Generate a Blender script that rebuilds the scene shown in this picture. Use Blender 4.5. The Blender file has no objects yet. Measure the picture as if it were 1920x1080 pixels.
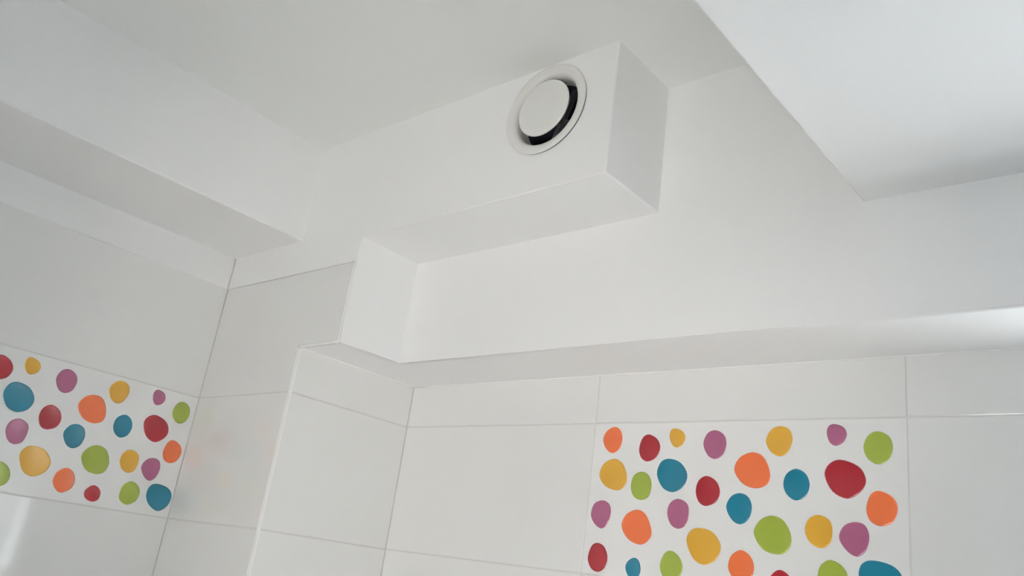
import bpy, bmesh, math, random
from mathutils import Matrix, Vector
random.seed(7)
SC = bpy.context.scene
COL = SC.collection

# ------------------------------------------------------------------ camera
CZ = 1.52                                   # eye height above the floor
cam = bpy.data.cameras.new('camera')
cam.sensor_width = 36.0
cam.lens = 1551.07 / 1920 * 36.0
cam.clip_start = 0.02
camo = bpy.data.objects.new('camera', cam)
COL.objects.link(camo)
R = [[0.7570997, -0.6418879, 0.1215730], [0.6396518, 0.6904972, -0.3377266], [0.1328368, 0.3334571, 0.9333599]]
m = Matrix.Identity(4)
for i in range(3):
    m[i][0], m[i][1], m[i][2] = R[i][0], R[i][2], -R[i][1]
m[2][3] = CZ
camo.matrix_world = m
SC.camera = camo

# ------------------------------------------------------------------ daylight and exposure
SKY = (0.88, 0.96, 1.0)
world = bpy.data.worlds.new('overcast_sky')
SC.world = world
world.use_nodes = True
bg = world.node_tree.nodes['Background']
bg.inputs['Color'].default_value = (*SKY, 1)
bg.inputs['Strength'].default_value = 6.6
# winter sun falling through the window on to the floor and the wall behind the viewer
sun = bpy.data.lights.new('sun', 'SUN')
sun.energy = 180.0
sun.angle = math.radians(0.6)
sun.color = (0.985, 0.995, 1.0)
suno = bpy.data.objects.new('sun', sun)
suno.location = (2.0, 6.0, 4.0)
suno.rotation_euler = Vector((-0.34, -1.0, -0.24)).to_track_quat('-Z', 'Y').to_euler()
COL.objects.link(suno)

vs = SC.view_settings
vs.view_transform = 'Standard'
vs.look = 'None'
vs.gamma = 1.0
vs.use_curve_mapping = False
vs.exposure = 0.11
cy = SC.cycles
cy.use_denoising = True
cy.max_bounces = 16
cy.diffuse_bounces = 14
cy.glossy_bounces = 6
cy.transparent_max_bounces = 8
cy.sample_clamp_indirect = 12.0
cy.caustics_reflective = False
cy.caustics_refractive = False

# ------------------------------------------------------------------ measures (metres, floor at z = 0, camera above the origin)
xL, xB, xS, xS2, xV, xD, xR = -1.9854, -1.6843, -1.5934, -1.4506, -0.7825, -0.4063, 1.00
yN, yP, yP1, yB = -1.25, 1.0384, 1.2182, 1.4
zSof, zT, zB, zV, zD, zC = [CZ + v for v in (0.4387, 0.6296, 0.7191, 0.6954, 0.6403, 0.9733)]
z1, z2 = CZ + 0.3353, CZ + 0.0366
TH, TW = z1 - z2, 0.6108                    # one tile
xJA = -1.0110                               # left joint of the dotted tile on the back wall
wx0, wx1, wz0, wz1, wD = -0.13, 0.81, 1.22, CZ + 0.36, 0.26   # window opening in the back wall
# the portal only guides the sampling of the sky through the window opening
pl = bpy.data.lights.new('window_portal', 'AREA')
pl.shape = 'RECTANGLE'
pl.size, pl.size_y = wx1 - wx0, wz1 - wz0
pl.cycles.is_portal = True
plo = bpy.data.objects.new('window_portal', pl)
plo.location = ((wx0 + wx1) / 2, yB + wD + 0.06, (wz0 + wz1) / 2)
plo.rotation_euler = (-math.pi / 2, 0, 0)
COL.objects.link(plo)


# ------------------------------------------------------------------ materials
def mat(name, col, rough, bump=None, spec=0.5, var=None, coat=None):
    mt = bpy.data.materials.new(name)
    mt.use_nodes = True
    nt = mt.node_tree
    b = nt.nodes['Principled BSDF']
    b.inputs['Base Color'].default_value = (*col, 1)
    b.inputs['Roughness'].default_value = rough
    b.inputs['Specular IOR Level'].default_value = spec
    if coat:
        b.inputs['Coat Weight'].default_value = coat
        b.inputs['Coat Roughness'].default_value = 0.05
    tc = nt.nodes.new('ShaderNodeTexCoord')
    if var:
        n = nt.nodes.new('ShaderNodeTexNoise')
        n.inputs['Scale'].default_value = var[0]
        n.inputs['Detail'].default_value = 3
        nt.links.new(tc.outputs['Object'], n.inputs['Vector'])
        r = nt.nodes.new('ShaderNodeValToRGB')
        r.color_ramp.elements[0].position, r.color_ramp.elements[1].position = 0.3, 0.7
        r.color_ramp.elements[0].color = (*[c * (1 - var[1]) for c in col], 1)
        r.color_ramp.elements[1].color = (*col, 1)
        nt.links.new(n.outputs['Fac'], r.inputs['Fac'])
        nt.links.new(r.outputs['Color'], b.inputs['Base Color'])
    if bump:
        n = nt.nodes.new('ShaderNodeTexNoise')
        n.inputs['Scale'].default_value = bump[0]
        n.inputs['Detail'].default_value = bump[3] if len(bump) > 3 else 2
        nt.links.new(tc.outputs['Object'], n.inputs['Vector'])
        bp = nt.nodes.new('ShaderNodeBump')
        bp.inputs['Strength'].default_value = bump[1]
        bp.inputs['Distance'].default_value = bump[2]
        nt.links.new(n.outputs['Fac'], bp.inputs['Height'])
        nt.links.new(bp.outputs['Normal'], b.inputs['Normal'])
    return mt


def srgb(r, g, b):
    f = lambda c: ((c / 255 + 0.055) / 1.055) ** 2.4 if c > 10 else c / 255 / 12.92
    return (f(r), f(g), f(b))


PLASTER = mat('white_wall_paint', (0.85, 0.853, 0.852), 0.85, bump=(220, 0.12, 0.0006), spec=0.25)
CEIL = mat('white_ceiling_paint', (0.82, 0.832, 0.82), 0.9, bump=(160, 0.12, 0.0006), spec=0.2)
TILE = mat('glossy_white_glaze', (0.785, 0.785, 0.772), 0.06, bump=(9, 0.05, 0.002, 1))
DECOR = mat('satin_white_glaze', (0.82, 0.82, 0.81), 0.22, bump=(14, 0.06, 0.002, 1))
GROUT = mat('pale_grey_grout', (0.64, 0.63, 0.61), 0.9, bump=(400, 0.3, 0.0005))
TRIM = mat('white_trim_plastic', (0.86, 0.86, 0.85), 0.25)
VALVE = mat('valve_white_enamel', (0.74, 0.74, 0.715), 0.35)
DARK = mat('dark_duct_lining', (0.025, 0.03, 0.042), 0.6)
DGREY = mat('dark_grey_plastic', (0.06, 0.065, 0.08), 0.45)
for m_ in (TILE, DECOR):
    m_.node_tree.nodes['Principled BSDF'].inputs['IOR'].default_value = 1.62
FLOOR = mat('warm_beige_floor', (0.36, 0.345, 0.325), 0.4, var=(3, 0.12))
BLUEW = mat('blue_grey_light_absorber', (0.56, 0.62, 0.68), 0.8, bump=(220, 0.12, 0.0006), spec=0.25)  # invented wall colour, dims and cools light bounced from the right
STONE = mat('grey_stone_sill', (0.45, 0.45, 0.45), 0.35, var=(25, 0.25))
WOOD = mat('dark_walnut', (0.10, 0.065, 0.045), 0.4, var=(6, 0.3))
STEEL = mat('brushed_steel', (0.5, 0.5, 0.5), 0.3)
FRAME = mat('white_window_plastic', (0.85, 0.85, 0.85), 0.3)
DOTS = {
    'orange': srgb(190, 95, 57), 'red': srgb(134, 36, 42), 'yellow': srgb(186, 142, 53),
    'green': srgb(130, 144, 58), 'blue': srgb(28, 99, 120), 'purple': srgb(140, 79, 106)}
DOTM = {k: mat(k + '_glaze', v, 0.09, bump=(90, 0.18, 0.0015, 2)) for k, v in DOTS.items()}
gl = bpy.data.materials.new('window_glass')
gl.use_nodes = True
nt = gl.node_tree
for n in list(nt.nodes):
    if n.type != 'OUTPUT_MATERIAL':
        nt.nodes.remove(n)
tr = nt.nodes.new('ShaderNodeBsdfTransparent')
go = nt.nodes.new('ShaderNodeBsdfGlossy')
go.inputs['Roughness'].default_value = 0.02
mx = nt.nodes.new('ShaderNodeMixShader')
mx.inputs[0].default_value = 0.06
nt.links.new(tr.outputs[0], mx.inputs[1])
nt.links.new(go.outputs[0], mx.inputs[2])
nt.links.new(mx.outputs[0], nt.nodes['Material Output'].inputs['Surface'])


# ------------------------------------------------------------------ helpers
def link(name, me, material=None, parent=None, label=None, kind=None, category=None, loc=None, rz=0.0):
    o = bpy.data.objects.new(name, me)
    COL.objects.link(o)
    if material and me is not None and not me.materials:
        me.materials.append(material)
    if parent:
        o.parent = parent
    if loc:
        o.location = loc
    if rz:
        o.rotation_euler = (0, 0, rz)
    if label:
        o['label'] = label
    if kind:
        o['kind'] = kind
    if category:
        o['category'] = category
    return o


def box_bm(bm, a, b):
    vs_ = [bm.verts.new((x, y, z)) for x in (a[0], b[0]) for y in (a[1], b[1]) for z in (a[2], b[2])]
    for f in ((0, 1, 3, 2), (4, 6, 7, 5), (0, 4, 5, 1), (2, 3, 7, 6), (0, 2, 6, 4), (1, 5, 7, 3)):
        bm.faces.new([vs_[i] for i in f])


def finish(bm, name, smooth=False):
    bmesh.ops.recalc_face_normals(bm, faces=bm.faces[:])
    me = bpy.data.meshes.new(name)
    bm.to_mesh(me)
    bm.free()
    if smooth:
        for p in me.polygons:
            p.use_smooth = True
    return me


def boxes(name, *ab):
    bm = bmesh.new()
    for a, b in ab:
        box_bm(bm, a, b)
    return finish(bm, name)


def bevel(o, w, seg=3):
    md = o.modifiers.new('soft_edges', 'BEVEL')
    md.width = w
    md.segments = seg
    md.limit_method = 'ANGLE'
    md.angle_limit = math.radians(40)
    md.harden_normals = True
    for p in o.data.polygons:
        p.use_smooth = True


G = 0.0011          # grout lies this far behind the tile faces
# ------------------------------------------------------------------ the room shell
link('floor', boxes('floor', ((xL - 0.2, yN - 0.2, -0.12), (xR + 0.2, yB + 0.36, 0.0))), FLOOR,
     label='warm beige bathroom floor', kind='structure')
link('ceiling', boxes('ceiling', ((xL - 0.2, yN - 0.2, zC), (xR + 0.2, yB + 0.36, zC + 0.12))), CEIL,
     label='matt white ceiling above the beam and the ventilation boxing', kind='structure')
wl = link('wall_left', boxes('wall_left', ((xL - 0.2, yN - 0.2, 0), (xL - G, yB + 0.3, zT - 0.001))), GROUT,
          label='left wall of glossy white tiles with a colourful dotted tile', kind='structure')
link('plaster', boxes('plaster', ((xL - 0.2, yN - 0.2, zT - 0.001), (xL - 0.0025, yB + 0.3, zC))), PLASTER, wl)
link('wall_right', boxes('wall_right', ((xR, yN - 0.2, 0), (xR + 0.2, yB + 0.36, zC))), BLUEW,
     label='unseen right wall, its blue-grey added to dim and cool the bounce', kind='structure')
link('wall_front', boxes('wall_front', ((xL, yN - 0.2, 0), (xR, yN, zC))), PLASTER,
     label='plain white painted wall behind the viewer', kind='structure')
d1 = link('added_door_1', boxes('added_door_1', ((xL + 0.10, yN - 0.02, 0.005), (xL + 0.98, yN + 0.035, 2.06))), WOOD,
          label='unseen dark brown door added behind the viewer to absorb light', kind='structure')  # added out of view: dark surface soaking up light at the left
link('added_door_frame', boxes('added_door_frame', ((xL + 0.03, yN - 0.02, 0), (xL + 0.10, yN + 0.05, 2.13)), ((xL + 0.98, yN - 0.02, 0), (xL + 1.05, yN + 0.05, 2.13)),
                         ((xL + 0.10, yN - 0.02, 2.06), (xL + 0.98, yN + 0.05, 2.13))), WOOD, d1)
link('added_door_handle', boxes('added_door_handle', ((xL + 0.88, yN + 0.035, 1.02), (xL + 0.90, yN + 0.08, 1.04)), ((xL + 0.78, yN + 0.07, 1.02), (xL + 0.90, yN + 0.085, 1.04))), STEEL, d1)
yg = yB + G
wb = link('wall_back', boxes('wall_back',
          ((xL, yg, 0), (wx0, yB + wD + 0.1, zC)), ((wx1, yg, 0), (xR, yB + wD + 0.1, zC)),
          ((wx0, yg, 0), (wx1, yB + wD + 0.1, wz0)), ((wx0, yg, wz1), (wx1, yB + wD + 0.1, zC))), GROUT,
          label='back wall of glossy white tiles with a colourful dotted tile', kind='structure')
# white plaster lining of the window recess
lin = 0.006
link('window_reveal', boxes('window_reveal',
     ((wx0, yB - 0.001, wz0), (wx0 + lin, yB + wD, wz1)), ((wx1 - lin, yB - 0.001, wz0), (wx1, yB + wD, wz1)),
     ((wx0, yB - 0.001, wz1 - lin), (wx1, yB + wD, wz1))), TRIM, wb)
link('window_sill', boxes('window_sill', ((wx0, yB - 0.02, wz0), (wx1, yB + wD, wz0 + 0.025))), STONE, wb)
wp = link('wall_pillar', boxes('wall_pillar', ((xL - 0.05, yP + G, 0), (xS - G, yB + 0.05, zSof)),
                               ((xL - 0.05, yP + G, zSof), (xS - 0.006, yB + 0.05, zT - 0.001)),
                               ((xS - 0.006, yP + G, zSof + 0.003), (xS2 - 0.004, yP1, zT - 0.001))), GROUT,
          label='narrow white tiled pillar in the corner', kind='structure')

# ------------------------------------------------------------------ plaster boxing: pillar head, duct box, upper back wall and its underside
vx, vz, vr = -0.9425, CZ + 0.8705, 0.0975        # air valve centre and outer radius
dzl = 0.004                                       # the duct box hangs a little lower at its left end
bm = bmesh.new()
V = {}


def P(x, y, z):
    k = (round(x, 5), round(y, 5), round(z, 5))
    if k not in V:
        V[k] = bm.verts.new(k)
    return V[k]


zVl, zVr = zV - dzl, zV
HR = 0.080
loop = [P(xL, yP, zT), P(xS2, yP, zT), P(xS2, yP, zVl), P(xV, yP, zVr), P(xV, yP, zC), P(xL, yP, zC)]
hole = [P(vx + HR * math.cos(t * math.tau / 48), yP, vz + HR * math.sin(t * math.tau / 48)) for t in range(48)]
edges = []
for lp in (loop, hole):
    for i in range(len(lp)):
        edges.append(bm.edges.new((lp[i], lp[(i + 1) % len(lp)])))
bmesh.ops.triangle_fill(bm, edges=edges, use_beauty=True)


def F(*pts):
    bm.faces.new([P(*p) for p in pts])


F((xS2, yP, zVl), (xS2, yP, zT), (xS2, yP, zSof), (xS2, yP1, zSof), (xS2, yP1, zVl))
F((xS2, yP, zVl), (xV, yP, zVr), (xV, yP1, zVr), (xS2, yP1, zVl))
F((xV, yP, zVr), (xV, yP, zC), (xV, yP1, zC), (xV, yP1, zVr))
F((xS2, yP1, zSof), (xS2, yP1, zVl), (xV, yP1, zVr), (xV, yP1, zC), (xR, yP1, zC), (xR, yP1, zSof))
F((xS - 0.01, yP, zSof), (xS2, yP, zSof), (xS2, yP1, zSof), (xS - 0.01, yP1, zSof))
F((xS - 0.01, yP1, zSof), (xS2, yP1, zSof), (xR, yP1, zSof), (xR, yB + 0.01, zSof), (xS - 0.01, yB + 0.01, zSof))
F((xS2 - 0.006, yP + 0.0005, zSof), (xS2, yP, zSof), (xS2, yP, zT), (xS2 - 0.006, yP + 0.0005, zT))
bmesh.ops.recalc_face_normals(bm, faces=bm.faces[:])
bm.faces.ensure_lookup_table()
front = next(f for f in bm.faces if abs(f.normal.y) > 0.9 and abs(f.calc_center_median().y - yP) < 1e-4)
if front.normal.y > 0:
    bmesh.ops.reverse_faces(bm, faces=bm.faces[:])
bm.normal_update()
bw = bm.edges.layers.float.new('bevel_weight_edge')
for e in bm.edges:
    if len(e.link_faces) == 2 and e.is_convex and e.calc_face_angle() > 0.7:
        e[bw] = 1.0
    elif len(e.link_faces) == 2 and e.calc_face_angle() > 0.7:
        e.smooth = False
me_ = bpy.data.meshes.new('wall_boxing')
bm.to_mesh(me_)
bm.free()
wbx = link('wall_boxing', me_, PLASTER,
           label='white plaster boxing stepping out around the ventilation duct', kind='structure')
bevel(wbx, 0.004, 2)
wbx.modifiers[0].limit_method = 'WEIGHT'
beam = link('ceiling_beam', boxes('ceiling_beam', ((xL - 0.05, yN - 0.05, zB), (xB, yP + 0.05, zC + 0.05))), PLASTER,
            label='white plastered beam running along the left wall below the ceiling', kind='structure')
bevel(beam, 0.005, 2)
drop = link('ceiling_dropped', boxes('ceiling_dropped', ((xD, yN - 0.05, zD), (xR + 0.05, yP1 + 0.05, zC + 0.05))), PLASTER,
            label='lowered white ceiling panel at the upper right', kind='structure')
bevel(drop, 0.005, 2)

# ------------------------------------------------------------------ tiles, one object each
J = 0.0011          # half a joint
TT = 0.007          # tile thickness
CH = 0.0012
cache = {}


def tile_mesh(w, h, material):
    k = (round(w, 4), round(h, 4), material.name)
    if k in cache:
        return cache[k]
    bm_ = bmesh.new()
    a, b, c, d = J, J, w - J, h - J
    rings = [[(x, y_, z) for x, z in ((a + i, b + i), (c - i, b + i), (c - i, d - i), (a + i, d - i))]
             for i, y_ in ((0, TT), (0, CH * 0.8), (CH * 0.35, CH * 0.22), (CH, 0))]
    vs_ = [[bm_.verts.new(p) for p in r] for r in rings]
    for r0, r1 in zip(vs_, vs_[1:]):
        for i in range(4):
            bm_.faces.new((r0[i], r0[(i + 1) % 4], r1[(i + 1) % 4], r1[i]))
    bm_.faces.new(vs_[-1])
    bm_.faces.new(vs_[0][::-1])
    me = finish(bm_, 'tile')
    me.materials.append(material)
    cache[k] = me
    return me


def tile(parent, u0, u1, v0, v1, plane, side, material=TILE, name='tile'):
    """side 'y': faces the viewer along -y at y = plane; side 'x': faces +x at x = plane (u runs along +y)"""
    me = tile_mesh(u1 - u0, v1 - v0, material)
    if side == 'y':
        return link(name, me, None, parent, loc=(u0, plane, v0))
    return link(name, me, None, parent, loc=(plane, u0, v0), rz=math.pi / 2)


rows = []
zz = z2
while zz > 0.02:
    rows.append((max(zz - TH, 0.0), zz))
    zz -= TH
# left wall
LW = TW / 1.0248
ys = [yP]
while ys[-1] > yN + 0.02:
    ys.append(max(ys[-1] - LW, yN))
left_dotted = None
for j in range(len(ys) - 1):
    tile(wl, ys[j + 1], ys[j], z1, zT + J, xL, 'x')
    if j == 0:
        left_dotted = tile(wl, ys[1], ys[0], z2, z1, xL, 'x', DECOR, 'dotted_tile')
    else:
        tile(wl, ys[j + 1], ys[j], z2, z1, xL, 'x')
    for a, b in rows:
        tile(wl, ys[j + 1], ys[j], a, b, xL, 'x')
# pillar, front and side
for a, b in [(z2, z1)] + rows:
    tile(wp, xL, xS, a, b, yP, 'y')
    tile(wp, yP, yB, a, b, xS, 'x')
tile(wp, yP, yB, z1, zSof, xS, 'x')
# the top tile of the pillar front is cut to an L around the boxing
bm_ = bmesh.new()
outl = [(xL + J, z1 + J), (xS - J, z1 + J), (xS - J, zSof), (xS2 - 0.005, zSof), (xS2 - 0.005, zT), (xL + J, zT)]
inn = [(xL + J + CH, z1 + J + CH), (xS - J - CH, z1 + J + CH), (xS - J - CH, zSof + CH), (xS2 - 0.005 - CH, zSof + CH),
       (xS2 - 0.005 - CH, zT - CH), (xL + J + CH, zT - CH)]
r0 = [bm_.verts.new((x, yP + TT, z)) for x, z in outl]
r1 = [bm_.verts.new((x, yP + CH * 0.6, z)) for x, z in outl]
r2 = [bm_.verts.new((x, yP, z)) for x, z in inn]
for p, q in ((r0, r1), (r1, r2)):
    for i in range(6):
        bm_.faces.new((p[i], p[(i + 1) % 6], q[(i + 1) % 6], q[i]))
bm_.faces.new(r2)
bm_.faces.new(r0[::-1])
link('tile', finish(bm_, 'tile'), TILE, wp)
# back wall, cut around the window
xs = [xS, xJA, xJA + TW]
while xs[-1] < xR - 0.02:
    xs.append(min(xs[-1] + TW, xR))
back_dotted = None
for j in range(len(xs) - 1):
    for a, b in [(z1, zSof), (z2, z1)] + rows:
        u0, u1 = xs[j], xs[j + 1]
        if j == 1 and a == z2:
            back_dotted = tile(wb, u0, u1, a, b, yB, 'y', DECOR, 'dotted_tile')
            continue
        ov = u1 > wx0 and u0 < wx1 and b > wz0 and a < wz1
        if not ov:
            tile(wb, u0, u1, a, b, yB, 'y')
            continue
        if u0 < wx0 - 0.02:
            tile(wb, u0, wx0, a, b, yB, 'y')
        if u1 > wx1 + 0.02:
            tile(wb, wx1, u1, a, b, yB, 'y')
        c0, c1 = max(u0, wx0), min(u1, wx1)
        if b > wz1 + 0.01:
            tile(wb, c0, c1, wz1, b, yB, 'y')
        if a < wz0 - 0.01:
            tile(wb, c0, c1, a, wz0, yB, 'y')
back_dotted['label'] = 'dotted tile on the back wall'
left_dotted['label'] = 'dotted tile on the left wall'

# ------------------------------------------------------------------ raised glazed dots (outlines in millimetres on the tile)
DOT = [('orange', [(47.5, 290.6), (62.6, 284.7), (69.9, 267.3), (64.9, 246.2), (48.9, 236.7), (32.5, 246.1), (23.3, 264.4), (30.2, 282.0)]),
    ('red', [(131.5, 274.6), (150.8, 265.4), (159.1, 248.0), (151.4, 229.2), (132.1, 221.2), (117.1, 228.9), (111.3, 246.4), (117.7, 267.7)]),
    ('yellow', [(189.5, 285.7), (205.2, 280.2), (212.6, 268.0), (207.1, 254.5), (194.7, 248.5), (184.6, 254.5), (178.3, 268.1), (180.3, 281.9)]),
    ('yellow', [(53.8, 225.5), (75.1, 216.6), (88.1, 192.0), (85.7, 173.2), (69.3, 163.4), (40.3, 170.3), (22.8, 190.4), (29.8, 214.5)]),
    ('blue', [(179.5, 227.1), (205.6, 219.9), (221.3, 198.0), (215.1, 175.8), (193.9, 164.4), (171.0, 171.7), (156.1, 196.5), (162.2, 219.3)]),
    ('green', [(121.4, 201.1), (137.9, 194.6), (145.8, 176.4), (141.0, 154.1), (124.8, 147.0), (107.2, 153.5), (99.4, 172.1), (104.3, 193.1)]),
    ('purple', [(35.0, 142.6), (51.8, 136.7), (58.2, 121.0), (53.2, 99.5), (39.5, 88.0), (21.3, 96.8), (11.0, 113.9), (16.7, 135.1)]),
    ('orange', [(115.9, 128.4), (137.9, 120.6), (152.5, 93.7), (150.6, 76.3), (132.6, 64.3), (104.6, 71.6), (86.1, 94.0), (92.8, 116.7)]),
    ('red', [(33.3, 60.5), (50.0, 54.3), (59.8, 34.4), (54.5, 14.9), (39.8, 6.5), (23.1, 12.1), (13.6, 30.5), (19.9, 53.5)]),
    ('purple', [(205.3, 152.6), (224.0, 145.2), (229.2, 129.7), (225.1, 106.8), (209.4, 98.4), (193.1, 105.6), (184.1, 125.9), (189.2, 144.3)]),
    ('blue', [(119.3, 39.7), (130.2, 35.4), (135.7, 22.4), (134.4, 9.5), (127.2, 3.2), (111.3, 5.2), (102.3, 19.3), (106.0, 31.8)]),
    ('green', [(195.9, 58.8), (212.8, 51.5), (223.0, 34.4), (219.5, 16.4), (202.4, 6.6), (185.7, 10.4), (176.4, 28.9), (182.5, 50.3)]),
    ('purple', [(275.7, 281.3), (292.1, 272.6), (298.1, 255.7), (292.4, 236.0), (277.1, 227.5), (261.4, 234.3), (251.2, 255.7), (259.0, 275.8)]),
    ('yellow', [(400.8, 287.2), (416.8, 280.7), (422.6, 263.2), (414.8, 241.1), (400.0, 233.4), (383.1, 242.3), (374.0, 261.3), (383.5, 281.1)]),
    ('orange', [(349.2, 240.4), (370.3, 232.4), (383.1, 206.2), (379.8, 185.6), (359.0, 177.0), (333.4, 184.2), (315.9, 207.7), (325.3, 230.6)]),
    ('red', [(261.3, 196.5), (280.9, 187.6), (289.7, 168.8), (282.9, 150.2), (262.2, 142.0), (247.3, 150.1), (240.9, 168.5), (245.7, 187.4)]),
    ('blue', [(328.1, 167.7), (344.0, 162.1), (351.8, 145.4), (347.0, 123.6), (331.9, 113.8), (315.2, 120.4), (303.2, 141.8), (311.7, 160.9)]),
    ('yellow', [(251.1, 102.8), (278.1, 97.6), (295.9, 75.8), (289.9, 52.5), (266.8, 39.7), (243.5, 48.5), (228.1, 77.6), (234.7, 96.2)]),
    ('green', [(387.9, 131.8), (410.5, 123.9), (424.1, 98.2), (418.5, 76.1), (399.5, 68.4), (374.0, 75.1), (356.8, 100.1), (366.7, 122.0)]),
    ('orange', [(334.0, 70.6), (350.4, 63.6), (359.2, 47.2), (356.2, 28.9), (338.0, 16.5), (322.1, 23.2), (312.0, 39.1), (316.6, 59.5)]),
    ('red', [(403.6, 44.1), (417.0, 40.1), (424.9, 29.7), (423.7, 15.2), (411.9, 8.3), (396.0, 11.7), (387.8, 22.1), (390.7, 34.8)]),
    ('green', [(487.1, 67.1), (505.8, 61.4), (516.4, 46.4), (512.7, 25.4), (493.4, 13.6), (475.9, 19.7), (469.3, 30.5), (471.4, 53.7)]),
    ('blue', [(551.8, 72.0), (582.6, 67.6), (598.3, 52.0), (594.7, 26.7), (574.3, 10.8), (549.8, 19.9), (534.9, 39.1), (536.2, 61.8)]),
    ('purple', [(494.9, 289.2), (509.7, 284.2), (515.9, 272.0), (510.4, 258.6), (497.1, 252.1), (486.5, 259.4), (482.2, 275.2), (485.7, 286.0)]),
    ('green', [(566.0, 276.1), (582.9, 268.1), (589.0, 250.3), (582.2, 230.0), (565.9, 222.1), (549.6, 231.0), (542.8, 250.2), (550.6, 269.7)]),
    ('blue', [(429.9, 212.8), (446.9, 204.2), (453.8, 186.0), (447.4, 167.0), (430.2, 159.0), (413.8, 169.2), (407.9, 186.1), (413.0, 203.4)]),
    ('red', [(504.8, 229.1), (534.8, 218.5), (546.3, 197.0), (538.5, 177.9), (517.1, 165.6), (492.5, 176.2), (479.1, 202.1), (485.3, 220.4)]),
    ('orange', [(566.4, 180.0), (586.6, 171.3), (594.4, 153.1), (585.8, 131.6), (567.7, 125.0), (552.2, 132.3), (546.2, 150.1), (552.6, 172.7)]),
    ('yellow', [(468.8, 137.3), (486.5, 130.7), (492.7, 114.8), (488.2, 92.1), (473.0, 84.2), (455.2, 92.5), (446.8, 110.4), (452.5, 129.5)]),
    ('purple', [(527.2, 129.1), (543.8, 125.0), (550.5, 107.6), (544.9, 85.5), (531.1, 75.7), (514.5, 84.4), (502.9, 102.9), (510.3, 121.5)])]


def dot_mesh(col, pts, su):
    n, sub = len(pts), 4
    pts = [(u * su, v) for u, v in pts]
    pts = [(u, max(v, 3.0)) for u, v in pts]
    cx_ = sum(p[0] for p in pts) / n
    cz_ = sum(p[1] for p in pts) / n
    out = []
    for i in range(n):
        p0, p1, p2, p3 = (Vector(pts[(i + k) % n]) for k in (-1, 0, 1, 2))
        for s in range(sub):
            t = s / sub
            out.append(0.5 * (2 * p1 + (p2 - p0) * t + (2 * p0 - 5 * p1 + 4 * p2 - p3) * t * t + (3 * p1 - p0 - 3 * p2 + p3) * t ** 3))
    c = Vector((cx_, cz_))
    bm_ = bmesh.new()
    rings = []
    for inset, hgt in ((0.0, -0.3), (0.0, 0.25), (0.7, 0.85), (1.7, 1.15), (3.0, 1.05), (5.0, 0.85)):
        ring = []
        for p in out:
            d = (p - c).length
            q = c + (p - c) * max(0.2, (d - inset) / d)
            ring.append(bm_.verts.new(((q.x - cx_) / 1000, -hgt / 1000, (q.y - cz_) / 1000)))
        rings.append(ring)
    k = len(out)
    for a, b in zip(rings, rings[1:]):
        for i in range(k):
            bm_.faces.new((a[i], a[(i + 1) % k], b[(i + 1) % k], b[i]))
    mid = bm_.verts.new((0, -0.00092, 0))
    for i in range(k):
        bm_.faces.new((rings[-1][i], rings[-1][(i + 1) % k], mid))
    me = finish(bm_, col + '_dot', True)
    me.materials.append(DOTM[col])
    return me, cx_ / 1000, cz_ / 1000


for par, su in ((back_dotted, 1.0), (left_dotted, 1 / 1.0248)):
    for col, pts in DOT:
        me, cx_, cz_ = dot_mesh(col, pts, su)
        o = link(col + '_dot', me, None, par, loc=(cx_ + (0.0065 if par is left_dotted else 0.0), 0, cz_ + (0.002 if par is left_dotted else 0)))
        o['label'] = 'raised glossy ' + col + ' dot'

# ------------------------------------------------------------------ trims
bm_ = bmesh.new()
r, n = 0.0055, 6
prof = [(xS - r, yP)] + [(xS - r + r * math.sin(t / n * math.pi / 2), yP + r - r * math.cos(t / n * math.pi / 2)) for t in range(1, n)] + [(xS, yP + r)]
prof = [(x + 0.0006, y_ - 0.0006) for x, y_ in prof] + [(xS - r, yP + r)]
lo = [bm_.verts.new((x, y_, 0.0)) for x, y_ in prof]
hi = [bm_.verts.new((x, y_, zSof)) for x, y_ in prof]
for i in range(len(prof)):
    k = (i + 1) % len(prof)
    bm_.faces.new((lo[i], lo[k], hi[k], hi[i]))
bm_.faces.new(lo)
bm_.faces.new(hi[::-1])
link('trim_1', finish(bm_, 'trim_1'), TRIM, label='thin white rounded edge trim down the tiled pillar corner', kind='structure')


def bead(name, pts, nrm, w, h, label):
    """a sealant bead following pts; nrm: two unit vectors (across, outwards)"""
    bm2 = bmesh.new()
    ac, outw = Vector(nrm[0]), Vector(nrm[1])
    prev = None
    for i, p in enumerate(pts):
        p = Vector(p)
        jit = 1 + 0.25 * math.sin(i * 2.1) * math.sin(i * 0.7)
        ring = [bm2.verts.new(p + ac * (w * jit * math.cos(t * math.pi / 4)) + outw * (h * jit * math.sin(t * math.pi / 4) - 0.0006)) for t in range(5)]
        if prev:
            for q in range(4):
                bm2.faces.new((prev[q], prev[q + 1], ring[q + 1], ring[q]))
            bm2.faces.new((prev[4], prev[0], ring[0], ring[4]))
        else:
            bm2.faces.new(ring)
        prev = ring
    bm2.faces.new(prev)
    return link(name, finish(bm2, name, True), TRIM, label=label, kind='structure')


def seg(a, b, n=14):
    a, b = Vector(a), Vector(b)
    return [a.lerp(b, i / n) for i in range(n + 1)]


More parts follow.
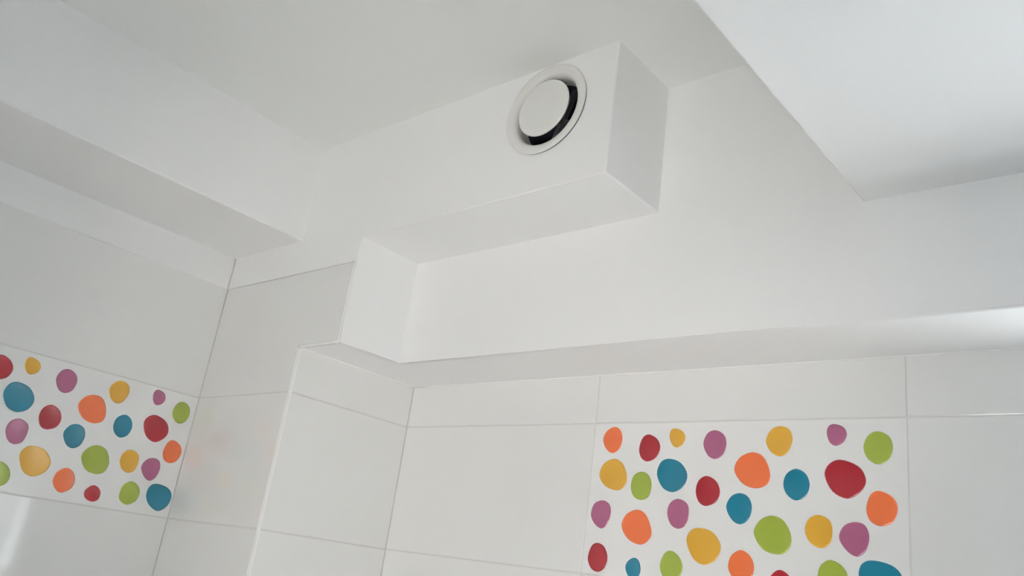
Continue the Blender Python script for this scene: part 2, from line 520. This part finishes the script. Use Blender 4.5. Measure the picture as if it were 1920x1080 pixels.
bead('trim_2', seg((xS2 - 0.004, yP, zSof), (xS2 - 0.004, yP, zT)), ((1, 0, 0), (0, -1, 0)), 0.0045, 0.0030,
     'white sealant line between the pillar tile and the boxing corner')
bead('trim_3', seg((xS - 0.004, yP, zSof + 0.0018), (xS2 - 0.001, yP, zSof + 0.0018)), ((0, 0, 1), (0, -1, 0)), 0.0042, 0.0034,
     'white sealant line under the cut pillar tile')
k2 = 0.7071
bead('trim_4', seg((xS + 0.002, yB - 0.0008, zSof - 0.0008), (xR, yB - 0.0008, zSof - 0.0008), 40), ((0, k2, -k2), (0, -k2, -k2)), 0.0022, 0.0014,
     'fine white sealant line along the top of the back wall tiles')
bead('trim_5', seg((xS + 0.0008, yP + 0.004, zSof - 0.0008), (xS + 0.0008, yB, zSof - 0.0008), 14), ((-k2, 0, -k2), (k2, 0, -k2)), 0.0022, 0.0014,
     'fine white sealant line above the tiles on the pillar side')

# ------------------------------------------------------------------ the window (out of the picture, to the right)
w1 = link('window_1', None, label='white framed window in the recess of the back wall', kind='structure', loc=((wx0 + wx1) / 2, yB + wD, wz0))
hx, fy = (wx1 - wx0) / 2, 0.0
H = wz1 - wz0
fw = 0.055
o = link('window_frame', boxes('window_frame', ((-hx, fy, 0), (-hx + fw, 0.06, H)), ((hx - fw, fy, 0), (hx, 0.06, H)),
                               ((-hx + fw, fy, 0), (hx - fw, 0.06, fw)), ((-hx + fw, fy, H - fw), (hx - fw, 0.06, H))), FRAME, w1)
link('window_pane', boxes('window_pane', ((-hx + fw, 0.028, fw), (hx - fw, 0.032, H - fw))), gl, w1)

# ------------------------------------------------------------------ the air valve
av = link('air_valve', None, label='round white air valve with a raised centre disc on the duct boxing', category='air vent', loc=(vx, yP, vz))


def lathe(name, prof, material, parent, n=64, label=None):
    """prof: (radius, forward) pairs; forward is towards the room (-y)"""
    bm2 = bmesh.new()
    rings = []
    for r_, f_ in prof:
        if r_ == 0:
            rings.append([bm2.verts.new((0, -f_, 0))])
        else:
            rings.append([bm2.verts.new((r_ * math.cos(t * math.tau / n), -f_, r_ * math.sin(t * math.tau / n))) for t in range(n)])
    for a, b in zip(rings, rings[1:]):
        for i in range(n):
            k = (i + 1) % n
            if len(a) == 1:
                bm2.faces.new((a[0], b[k], b[i]))
            elif len(b) == 1:
                bm2.faces.new((a[i], a[k], b[0]))
            else:
                bm2.faces.new((a[i], a[k], b[k], b[i]))
    o_ = link(name, finish(bm2, name, True), material, parent, label=label)
    md = o_.modifiers.new('edges', 'EDGE_SPLIT')
    md.split_angle = math.radians(35)
    return o_


lathe('rim', [(0.0910, 0.0000), (0.0962, 0.0024), (vr, 0.0030), (vr, 0.0040), (0.0962, 0.0049), (0.0920, 0.0052), (0.0850, 0.0050), (0.0800, 0.0036),
              (0.0765, 0.0006), (0.0742, -0.005), (0.0730, -0.013), (0.0722, -0.024), (0.0718, -0.034), (0.0745, -0.034), (0.0760, -0.012), (0.0785, -0.001), (0.0910, 0.0000)],
      VALVE, av)
lathe('rim_gap_shade', [(0.0900, -0.0005), (0.0964, -0.0005), (0.0964, 0.0029), (0.0900, 0.0029), (0.0900, -0.0005)], DARK, av, 64, 'thin dark ring painting the shade behind the rim')  # dark ring added to paint the shaded gap behind the rim
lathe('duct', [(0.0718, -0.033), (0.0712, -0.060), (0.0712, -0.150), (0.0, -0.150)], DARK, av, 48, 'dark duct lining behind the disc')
lathe('disc', [(0.0, 0.0118), (0.045, 0.0116), (0.0570, 0.0110), (0.0600, 0.0102), (0.0613, 0.0085), (0.0612, 0.0065), (0.0590, 0.0052), (0.030, 0.002), (0.012, -0.002), (0.0, -0.002)],
      VALVE, av)
lathe('spindle', [(0.0, -0.001), (0.006, -0.001), (0.006, -0.075), (0.0, -0.075)], DGREY, av, 16)
bm2 = bmesh.new()
for ang in (0.35, 0.35 + math.pi / 2):
    mm = Matrix.Rotation(ang, 4, 'Y')
    before = set(bm2.verts)
    box_bm(bm2, (-0.0705, 0.048, -0.005), (0.0705, 0.058, 0.005))
    for v in bm2.verts:
        if v not in before:
            v.co = mm @ v.co
link('bridge', finish(bm2, 'bridge'), DGREY, av)

# ------------------------------------------------------------------ added fill light behind the viewer, brightens the middle of the view
lp = Vector((0.50, -0.95, 0.62))
aim = Vector((-1.20, 1.22, 1.86))
dv = (aim - lp).normalized()
fl = link('added_fill_spot', None, label='added unseen fill spotlight brightening the middle of the boxing', category='added light', loc=(lp.x, lp.y, 0))
link('base', boxes('base', ((-0.11, -0.11, 0.0), (0.11, 0.11, 0.02))), TRIM, fl)
link('pole', boxes('pole', ((-0.008, -0.008, 0.02), (0.008, 0.008, lp.z - 0.03))), STEEL, fl)
hd = lathe('fill_spot_head', [(0.0, -0.12), (0.035, -0.12), (0.05, -0.09), (0.085, 0.0), (0.082, 0.0), (0.046, -0.08), (0.0, -0.08)], TRIM, fl, 32)
hd.location = (0, 0, lp.z)
hd.rotation_euler = dv.to_track_quat('-Y', 'Z').to_euler()
sl = bpy.data.lights.new('added_fill_light', 'SPOT')
sl.energy = 112.0
sl.color = (1.0, 0.925, 0.85)
sl.spot_size = math.radians(41)
sl.spot_blend = 1.0
sl.shadow_soft_size = 0.07
slo = bpy.data.objects.new('added_fill_light', sl)
slo.parent = fl
slo.location = (dv.x * 0.01, dv.y * 0.01, lp.z + dv.z * 0.01)
slo.rotation_euler = dv.to_track_quat('-Z', 'Y').to_euler()
COL.objects.link(slo)
